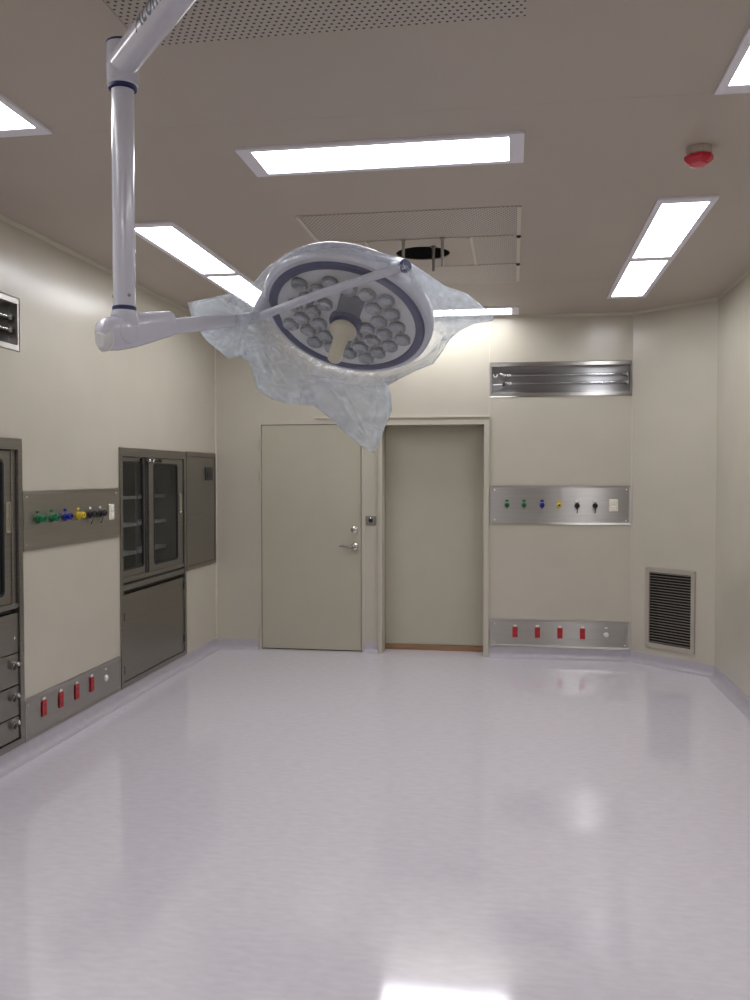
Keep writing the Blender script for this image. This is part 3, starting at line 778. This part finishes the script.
for q in (200, 320):
    qq = math.radians(q); bm = bmesh.new(); k = V((math.cos(qq), math.sin(qq), 0)); lathe(bm, PB + k * .031 + V((0, 0, .035)), k, [(.005, 0), (.005, .003), (.003, .004)], n=12); lp('grub_screw', bm, 'steel_dark', lamp, smooth=True)

# spring arm: thick knuckle, tapering sleeve, slim inner arm
E0 = V((-1.1425, 2.45, 2.018)); E1 = V((-.886, 3.0, 2.1543))
ax = (E1 - E0).normalized(); upv = (V((0, 0, 1)) - ax * ax.z).normalized(); sd = ax.cross(upv)
def sect(t, ru, rs, n=32, p=2.6, du=0.):
    c = E0 + ax * t + upv * du; pts = []
    for i in range(n):
        q = 2 * math.pi * i / n; cq, sq = math.cos(q), math.sin(q)
        pts.append(c + upv * (ru * math.copysign(abs(sq) ** (2 / p), sq)) + sd * (rs * math.copysign(abs(cq) ** (2 / p), cq)))
    return pts
bm = bmesh.new()
loft(bm, [sect(-.078, .012, .012), sect(-.074, .026, .022), sect(-.062, .039, .033), sect(-.044, .047, .040), sect(-.015, .050, .043), sect(.04, .050, .043, du=.002), sect(.09, .047, .041, du=.005), sect(.15, .042, .037, du=.008), sect(.198, .038, .034, du=.010), sect(.204, .030, .028, du=.008)])
kn = lp('spring_arm_sleeve', bm, 'enamel', lamp, smooth=True)
bm = bmesh.new(); loft(bm, [sect(-.080, .020, .018, du=-.014), sect(-.066, .034, .032, du=-.014), sect(-.058, .0405, .0365, du=-.004), sect(-.052, .036, .032, du=-.004)]); lp('end_cap', bm, 'lens', kn, smooth=True)
bm = bmesh.new(); lathe(bm, E0 + sd * .036, sd, [(.034, 0), (.034, .006), (.028, .010)], n=28); lp('pivot_disc', bm, 'enamel', kn, smooth=True)
bm = bmesh.new(); lathe(bm, E0 - sd * .036, -sd, [(.034, 0), (.034, .006), (.028, .010)], n=28); lp('pivot_disc', bm, 'enamel', kn, smooth=True)
bm = bmesh.new()   # saddle between tube and knuckle
loft(bm, [ring((PB.x, PB.y, PB.z - .007), V((1, 0, 0)), V((0, 1, 0)), .0355), ring((PB.x, PB.y, PB.z - .020), V((1, 0, 0)), V((0, 1, 0)), .039), ring((PB.x + .004, PB.y + .004, PB.z - .040), V((1, 0, 0)), V((0, 1, 0)), .036), ring((PB.x, PB.y, PB.z - .06), V((1, 0, 0)), V((0, 1, 0)), .03)])
lp('saddle', bm, 'enamel', lamp, smooth=True)
LA = (E1 - E0).length
bm = bmesh.new(); loft(bm, [sect(.17, .025, .023, p=3), sect(.30, .025, .023, p=3), sect(LA - .02, .021, .020, p=3), sect(LA, .016, .015, p=3)]); lp('spring_arm', bm, 'enamel', lamp, smooth=True)

# lamp head axes: n out of the lens, s and t in its plane
Hc = V((-.5804, 3.05, 2.1493))
nN = V((-.1404, -.5104, -.8484)).normalized(); tT = V((.3433, -.8288, .4418)); tT = (tT - nN * tT.dot(nN)).normalized(); sS = tT.cross(nN).normalized()
def hp(s, t, n=0.): return Hc + sS * s + tT * t + nN * n
def hlathe(prof, n=64, c=(0, 0, 0), cap=True):
    bm = bmesh.new(); loft(bm, [[hp(c[0] + max(r, 1e-4) * math.cos(2 * math.pi * i / n), c[1] + max(r, 1e-4) * math.sin(2 * math.pi * i / n), c[2] + h) for i in range(n)] for r, h in prof], cap); return bm
lp('head_housing', hlathe([(.262, .004), (.294, .004), (.302, -.004), (.306, -.025), (.302, -.055), (.285, -.078), (.24, -.09), (.12, -.105), (.10, -.115), (.02, -.118)]), 'enamel', lamp, smooth=True)
lp('head_rim', hlathe([(.247, .0045), (.249, .010), (.256, .013), (.273, .012), (.280, .006), (.280, .0045)]), 'navy', lamp, smooth=True)
lens = lp('lens_plate', hlathe([(.2475, .0042), (.2475, .007), (.15, .010), (.01, .011)]), 'lens', lamp, smooth=True)
sp = .0655
for i in range(-5, 6):
    for j in range(-5, 6):
        s = (i + .5 * (j % 2)) * sp + .012; t = j * sp * .866
        rr = math.hypot(s, t)
        if rr < .062 or rr > .220 or (abs(s) < .062 and .04 < t < .15): continue
        zf = .0103 - .003 * max(0, (rr - .15) / .09) 
        bm = hlathe([(.0290, 0), (.0295, .010), (.0280, .0120), (.0262, .0110), (.0225, .0065), (.0150, .0030), (.0070, .0012), (.0010, .0007)], n=22, c=(s, t, zf), cap=False)
        lp('reflector', bm, 'cup', lens, smooth=True)
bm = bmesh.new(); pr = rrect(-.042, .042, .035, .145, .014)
loft(bm, [[hp(u, v, .0092) for u, v in pr], [hp(u, v, .019) for u, v in pr], [hp(u * .94, .09 + (v - .09) * .94, .021) for u, v in pr]]); lp('dark_patch', bm, 'pad', lamp, label='dark grey patch above the handle')  # added dark grey slab covering the lens plate above the handle
lp('handle_collar', hlathe([(.058, .010), (.058, .024), (.052, .030), (.046, .030)], n=40), 'navy', lamp, smooth=True)
lp('handle_socket', hlathe([(.030, .030), (.030, .052), (.028, .054)], n=32), 'cup_dark', lamp, smooth=True)
lp('sterile_handle', hlathe([(.044, .044), (.0475, .050), (.0475, .060), (.043, .068), (.031, .078), (.026, .092), (.0245, .115), (.0245, .172), (.023, .182), (.016, .188), (.003, .190)], n=36), 'beige_handle', lamp, smooth=True)
# bar across the head, from the spring arm to the rim pivot
P_ = V((-.3441, 2.8052, 2.2661)); B0 = E1 + ax * .0
pts = []
for k in range(13):
    t = k / 12; p = B0.lerp(P_, t) + nN * (.028 * math.sin(math.pi * t)) + (sS * -.05 + tT * .08).normalized() * (.028 * math.sin(math.pi * t))
    pts.append(p)
bm = bmesh.new(); tube(bm, pts, .0150, 20); yb = lp('yoke_bar', bm, 'enamel', lamp, smooth=True)
dP = (pts[-1] - pts[-2]).normalized()
bm = bmesh.new(); cx_ = V((.56, -.80, .20)).normalized(); lathe(bm, P_ - cx_ * .01, cx_, [(.0195, 0), (.021, .003), (.021, .016), (.017, .019)], n=28); lp('bar_cap', bm, 'navy', yb, smooth=True)
q = P_ - dP * .035; tgt = hp(.10, .285, -.03)
bm = bmesh.new(); tube(bm, [q, tgt], [.018, .024], 18); lp('rim_pivot', bm, 'enamel', lamp, smooth=True)
bm = bmesh.new(); tube(bm, [E1 - ax * .015, hp(-.285, -.055, -.03)], [.022, .030], 18); lp('arm_pivot', bm, 'enamel', lamp, smooth=True)

# lettering wrapped round the support arm
fc = bpy.data.curves.new('lettering', 'FONT'); fc.body = 'Acom'; fc.size = .080; fc.shear = .18; fc.offset = .0012; fc.space_character = 1.02
fo = bpy.data.objects.new('lettering_tmp', fc); COL.objects.link(fo)
bpy.context.view_layer.update()
me = bpy.data.meshes.new_from_object(fo.evaluated_get(bpy.context.evaluated_depsgraph_get()))
bpy.data.objects.remove(fo)
bm = bmesh.new(); bm.from_mesh(me)
bmesh.ops.subdivide_edges(bm, edges=[e for e in bm.edges if e.calc_length() > .006], cuts=3, use_grid_fill=True)
bmesh.ops.triangulate(bm, faces=bm.faces)
da = (A0 - A1).normalized(); side = V((da.y, -da.x, 0)).normalized()
if side.dot(V((-1, -1, 0))) < 0: side = -side
for v in bm.verts:
    al = math.radians(-27) + v.co.y / .042
    v.co = A1 + da * (.240 + v.co.x) + (side * math.cos(al) + V((0, 0, 1)) * math.sin(al)) * .0424
lp('lettering', bm, 'ink', arm)

# ------------------------------------------------------------------ plastic bag pulled over the head
bpy.context.view_layer.update()
OUT = [(-0.5126, 0.0484, 0.286), (-0.461, 0.0626, 0.212), (-0.3926, 0.0815, 0.114), (-0.3405, 0.0953, 0.1), (-0.3147, 0.111, 0.12), (-0.2612, 0.1646, 0.15), (-0.1969, 0.2062, 0.17), (-0.131, 0.233, 0.18), (-0.0433, 0.24, 0.19), (0.0245, 0.2326, 0.2), (0.1022, 0.2126, 0.2), (0.188, 0.1907, 0.2), (0.2599, 0.147, 0.19), (0.3263, 0.1071, 0.16), (0.4055, 0.0842, 0.12), (0.4659, 0.0407, 0.1), (0.5003, 0.021, 0.09), (0.5012, -0.0058, 0.09), (0.4361, -0.0149, 0.09), (0.3886, -0.0401, 0.08), (0.3572, -0.0675, 0.07), (0.3301, -0.1137, 0.06), (0.3019, -0.1542, 0.05), (0.2365, -0.1813, 0.04), (0.1862, -0.2072, 0.04), (0.1437, -0.231, 0.05), (0.1549, -0.2629, 0.07), (0.1584, -0.3121, 0.08), (0.1305, -0.3775, 0.09), (0.1095, -0.436, 0.1), (0.0921, -0.4607, 0.1), (0.0502, -0.4375, 0.09), (-0.0093, -0.3881, 0.08), (-0.0514, -0.3483, 0.06), (-0.1167, -0.3036, 0.03), (-0.2088, -0.2978, 0.0), (-0.2635, -0.2862, -0.02), (-0.3174, -0.2561, -0.03), (-0.334, -0.2014, -0.03), (-0.3459, -0.1519, -0.02), (-0.3784, -0.1301, 0.086), (-0.4054, -0.1397, 0.123), (-0.4301, -0.115, 0.159), (-0.4657, -0.0776, 0.212), (-0.4805, -0.0516, 0.235), (-0.5065, 0.0083, 0.275)]
aA = V((.9824, .187, 0)).normalized(); wW = V((.1841, -.9673, -.1742)).normalized(); bB = wW.cross(aA).normalized()
def bagp(a, b, w): return Hc + aA * a + bB * b + wW * w
# collision tree of the lamp
vs, fs = [], []
for o in lamp_parts:
    if o.name.startswith(('led_core', 'lettering')): continue
    k = len(vs); mw = o.matrix_world
    vs += [mw @ v.co for v in o.data.vertices]; fs += [[k + i for i in p.vertices] for p in o.data.polygons]
bvh = BVHTree.FromPolygons(vs, fs)
G_ = .009; ga = np.arange(-.56, .56, G_); gb = np.arange(-.51, .30, G_)
OUT = [(p[0], p[1], p[2] - (.075 if p[0] < -.42 else .05 if p[0] < -.37 else 0.)) for p in OUT]; poly = np.array([(p[0], p[1]) for p in OUT]); wpoly = np.array([p[2] for p in OUT])
AA, BB = np.meshgrid(ga, gb, indexing='ij')
inside = np.zeros_like(AA, bool); j = len(poly) - 1
for i in range(len(poly)):
    (xi, yi), (xj, yj) = poly[i], poly[j]
    c_ = ((yi > BB) != (yj > BB)) & (AA < (xj - xi) * (BB - yi) / (yj - yi + 1e-12) + xi); inside ^= c_; j = i
# boundary depth for the outside cells: nearest point of the outline
bw_f = np.zeros_like(AA); best = np.full_like(AA, 1e9); bs = np.zeros_like(AA)
open_ = np.array([.014 if i in (0, 44, 45) else (.008 if i in (1, 43) else 0.) for i in range(len(OUT))])
for i in range(len(poly)):
    k = (i + 1) % len(poly); p, q = poly[i], poly[k]; dd = q - p
    t = np.clip(((AA - p[0]) * dd[0] + (BB - p[1]) * dd[1]) / (dd @ dd), 0, 1)
    d2_ = (AA - p[0] - t * dd[0]) ** 2 + (BB - p[1] - t * dd[1]) ** 2; m_ = d2_ < best
    best[m_] = d2_[m_]; bw_f[m_] = (wpoly[i] * (1 - t) + wpoly[k] * t)[m_]; bs[m_] = (open_[i] * (1 - t) + open_[k] * t)[m_]
def sheet(sign):
    obs = np.full(AA.shape, -1e9)
    for i in range(AA.shape[0]):
        for j in range(AA.shape[1]):
            if not inside[i, j]: continue
            o_ = bagp(AA[i, j], BB[i, j], sign * 1.2)
            hit = bvh.ray_cast(o_, -wW * sign)
            if hit[0] is not None and not (sign > 0 and AA[i, j] < -.335): obs[i, j] = sign * (hit[0] - Hc).dot(wW) + .008
    bd = sign * bw_f + bs
    h_ = bd.copy()
    # dilate the obstacle a little so that the film clears edges
    o2 = obs.copy()
    for sh in ((1, 0), (-1, 0), (0, 1), (0, -1)): o2 = np.maximum(o2, np.roll(obs, sh, (0, 1)))
    near = np.sqrt(best) < .012
    for it in range(900):
        n_ = .25 * (np.roll(h_, 1, 0) + np.roll(h_, -1, 0) + np.roll(h_, 1, 1) + np.roll(h_, -1, 1))
        h_ = np.where(inside, np.where(near, n_, np.maximum(n_, o2)), bd)
    for it in range(7):
        n_ = .25 * (np.roll(h_, 1, 0) + np.roll(h_, -1, 0) + np.roll(h_, 1, 1) + np.roll(h_, -1, 1)); h_ = np.where(inside & ~near, .4 * h_ + .6 * n_, h_)
    return h_ * sign
hF, hB = sheet(1), sheet(-1)
def samp(g, a, b):
    x = (a - ga[0]) / G_; y = (b - gb[0]) / G_; i = int(np.clip(math.floor(x), 0, len(ga) - 2)); j = int(np.clip(math.floor(y), 0, len(gb) - 2)); fx, fy = x - i, y - j
    return (g[i, j] * (1 - fx) * (1 - fy) + g[i + 1, j] * fx * (1 - fy) + g[i, j + 1] * (1 - fx) * fy + g[i + 1, j + 1] * fx * fy)
# resample the outline finely, with small nicks
seg = []
for i in range(len(OUT)):
    p = V(OUT[i]); q = V(OUT[(i + 1) % len(OUT)]); m_ = max(1, round((q - p).xy.length / .0075))
    for k in range(m_): seg.append((p.lerp(q, k / m_), open_[i] * (1 - k / m_) + open_[(i + 1) % len(OUT)] * k / m_))
cen = V((-.03, .02)); RN = 64
KN = [(V((-.345, -.01)), .020, 17., .22), (V((.092, -.45)), .013, 9., .22), (V((.50, .01)), .012, 10., .22), (V((.188, .17)), .008, 9., .2), (V((-.33, -.26)), .010, 8., .2)]
def wrinkle(a, b, side_):
    w = 0.
    for c_, amp, fq, fall in KN:
        d = V((a, b)) - c_; r = d.length; ph = math.atan2(d.y, d.x)
        n_ = 1 - abs(noise.noise(V((ph * fq * .55, r * 2.0, 3.1 * side_ + fq)))) * 2.2
        w += amp * max(n_, 0) ** 2 * math.exp(-r / fall) * min(1, r / .05)
    n1 = 1 - abs(noise.noise(V((a * 7 + 5 * side_, b * 7, 1.7)))) * 2; n2 = 1 - abs(noise.noise(V((a * 19, b * 15 + 9 * side_, 4.2)))) * 2
    ra, rb = (a * .956 + b * -.292) / .27, (a * .292 + b * .956) / .165
    calm = .3 + .7 * min(1., max(0., (math.hypot(ra, rb) - .75) / .45))
    return (w + .011 * max(n1, 0) ** 3 + .0055 * max(n2, 0) ** 2) * calm
bm = bmesh.new()
for sign, hh in ((1, hF), (-1, hB)):
    rows = []
    for p, op in seg:
        row = []
        for k in range(1, RN + 1):
            s = (k / RN) ** .8; a = cen.x + (p.x - cen.x) * s; b = cen.y + (p.y - cen.y) * s
            w = samp(hh, a, b)
            edge = max(0., (s - .93) / .07)
            w = w * (1 - edge) + (p.z + sign * op) * edge
            w += sign * wrinkle(a, b, 1.5 + sign) * (1 - s ** 14)
            row.append(bm.verts.new(bagp(a, b, w)))
        rows.append(row)
    c0 = bm.verts.new(bagp(cen.x, cen.y, samp(hh, cen.x, cen.y) + sign * wrinkle(cen.x, cen.y, 1.5 + sign)))
    n_ = len(rows)
    for i in range(n_):
        r0, r1 = rows[i], rows[(i + 1) % n_]
        bm.faces.new((c0, r0[0], r1[0]))
        for k in range(RN - 1): bm.faces.new((r0[k], r0[k + 1], r1[k + 1], r1[k]))
bag = obj('draped_plastic_bag', bm, 'bag', smooth=False, loc=tuple(Hc))
ma = bag.data.attributes.new('milkiness', 'FLOAT', 'POINT')
for i_, v_ in enumerate(bag.data.vertices):                       # taut film over the lens stays clear, loose crumpled film is cloudy
    a_, b_ = v_.co.dot(aA), v_.co.dot(bB)
    q_ = math.hypot((a_ * .956 - b_ * .292) / .285, (a_ * .292 + b_ * .956) / .175)
    ma.data[i_].value = .17 + .83 * min(1., max(0., (q_ - 1.02) / .30))
bag.data.polygons.foreach_set('use_smooth', [True] * len(bag.data.polygons))
tag(bag, 'crumpled clear plastic bag wrapped over the round surgical lamp head', 'plastic bag')

# ------------------------------------------------------------------ camera, world, view
cam = bpy.data.cameras.new('camera'); co = bpy.data.objects.new('camera', cam); COL.objects.link(co)
fw = V((-.1553, .9875, -.028)).normalized(); rt = V((.9879, .1554, 0)).normalized(); up = rt.cross(fw).normalized()
co.matrix_world = Matrix(((rt.x, up.x, -fw.x, 0), (rt.y, up.y, -fw.y, 0), (rt.z, up.z, -fw.z, 1.6), (0, 0, 0, 1)))
cam.sensor_fit = 'VERTICAL'; cam.sensor_height = 36; cam.lens = 36 * 881.0 / 1000; cam.clip_start = .05
SC.camera = co
w = bpy.data.worlds.new('world'); SC.world = w; w.use_nodes = True
w.node_tree.nodes['Background'].inputs[0].default_value = (.02, .02, .02, 1); w.node_tree.nodes['Background'].inputs[1].default_value = .0
SC.view_settings.view_transform = 'Standard'; SC.view_settings.look = 'None'; SC.view_settings.gamma = 1; SC.view_settings.use_curve_mapping = False
SC.view_settings.exposure = 0.52
SC.cycles.use_denoising = True
SC.cycles.transparent_max_bounces = 24; SC.cycles.max_bounces = 14; SC.cycles.diffuse_bounces = 8; SC.cycles.caustics_reflective = False; SC.cycles.caustics_refractive = False
SC.cycles.sample_clamp_indirect = 8
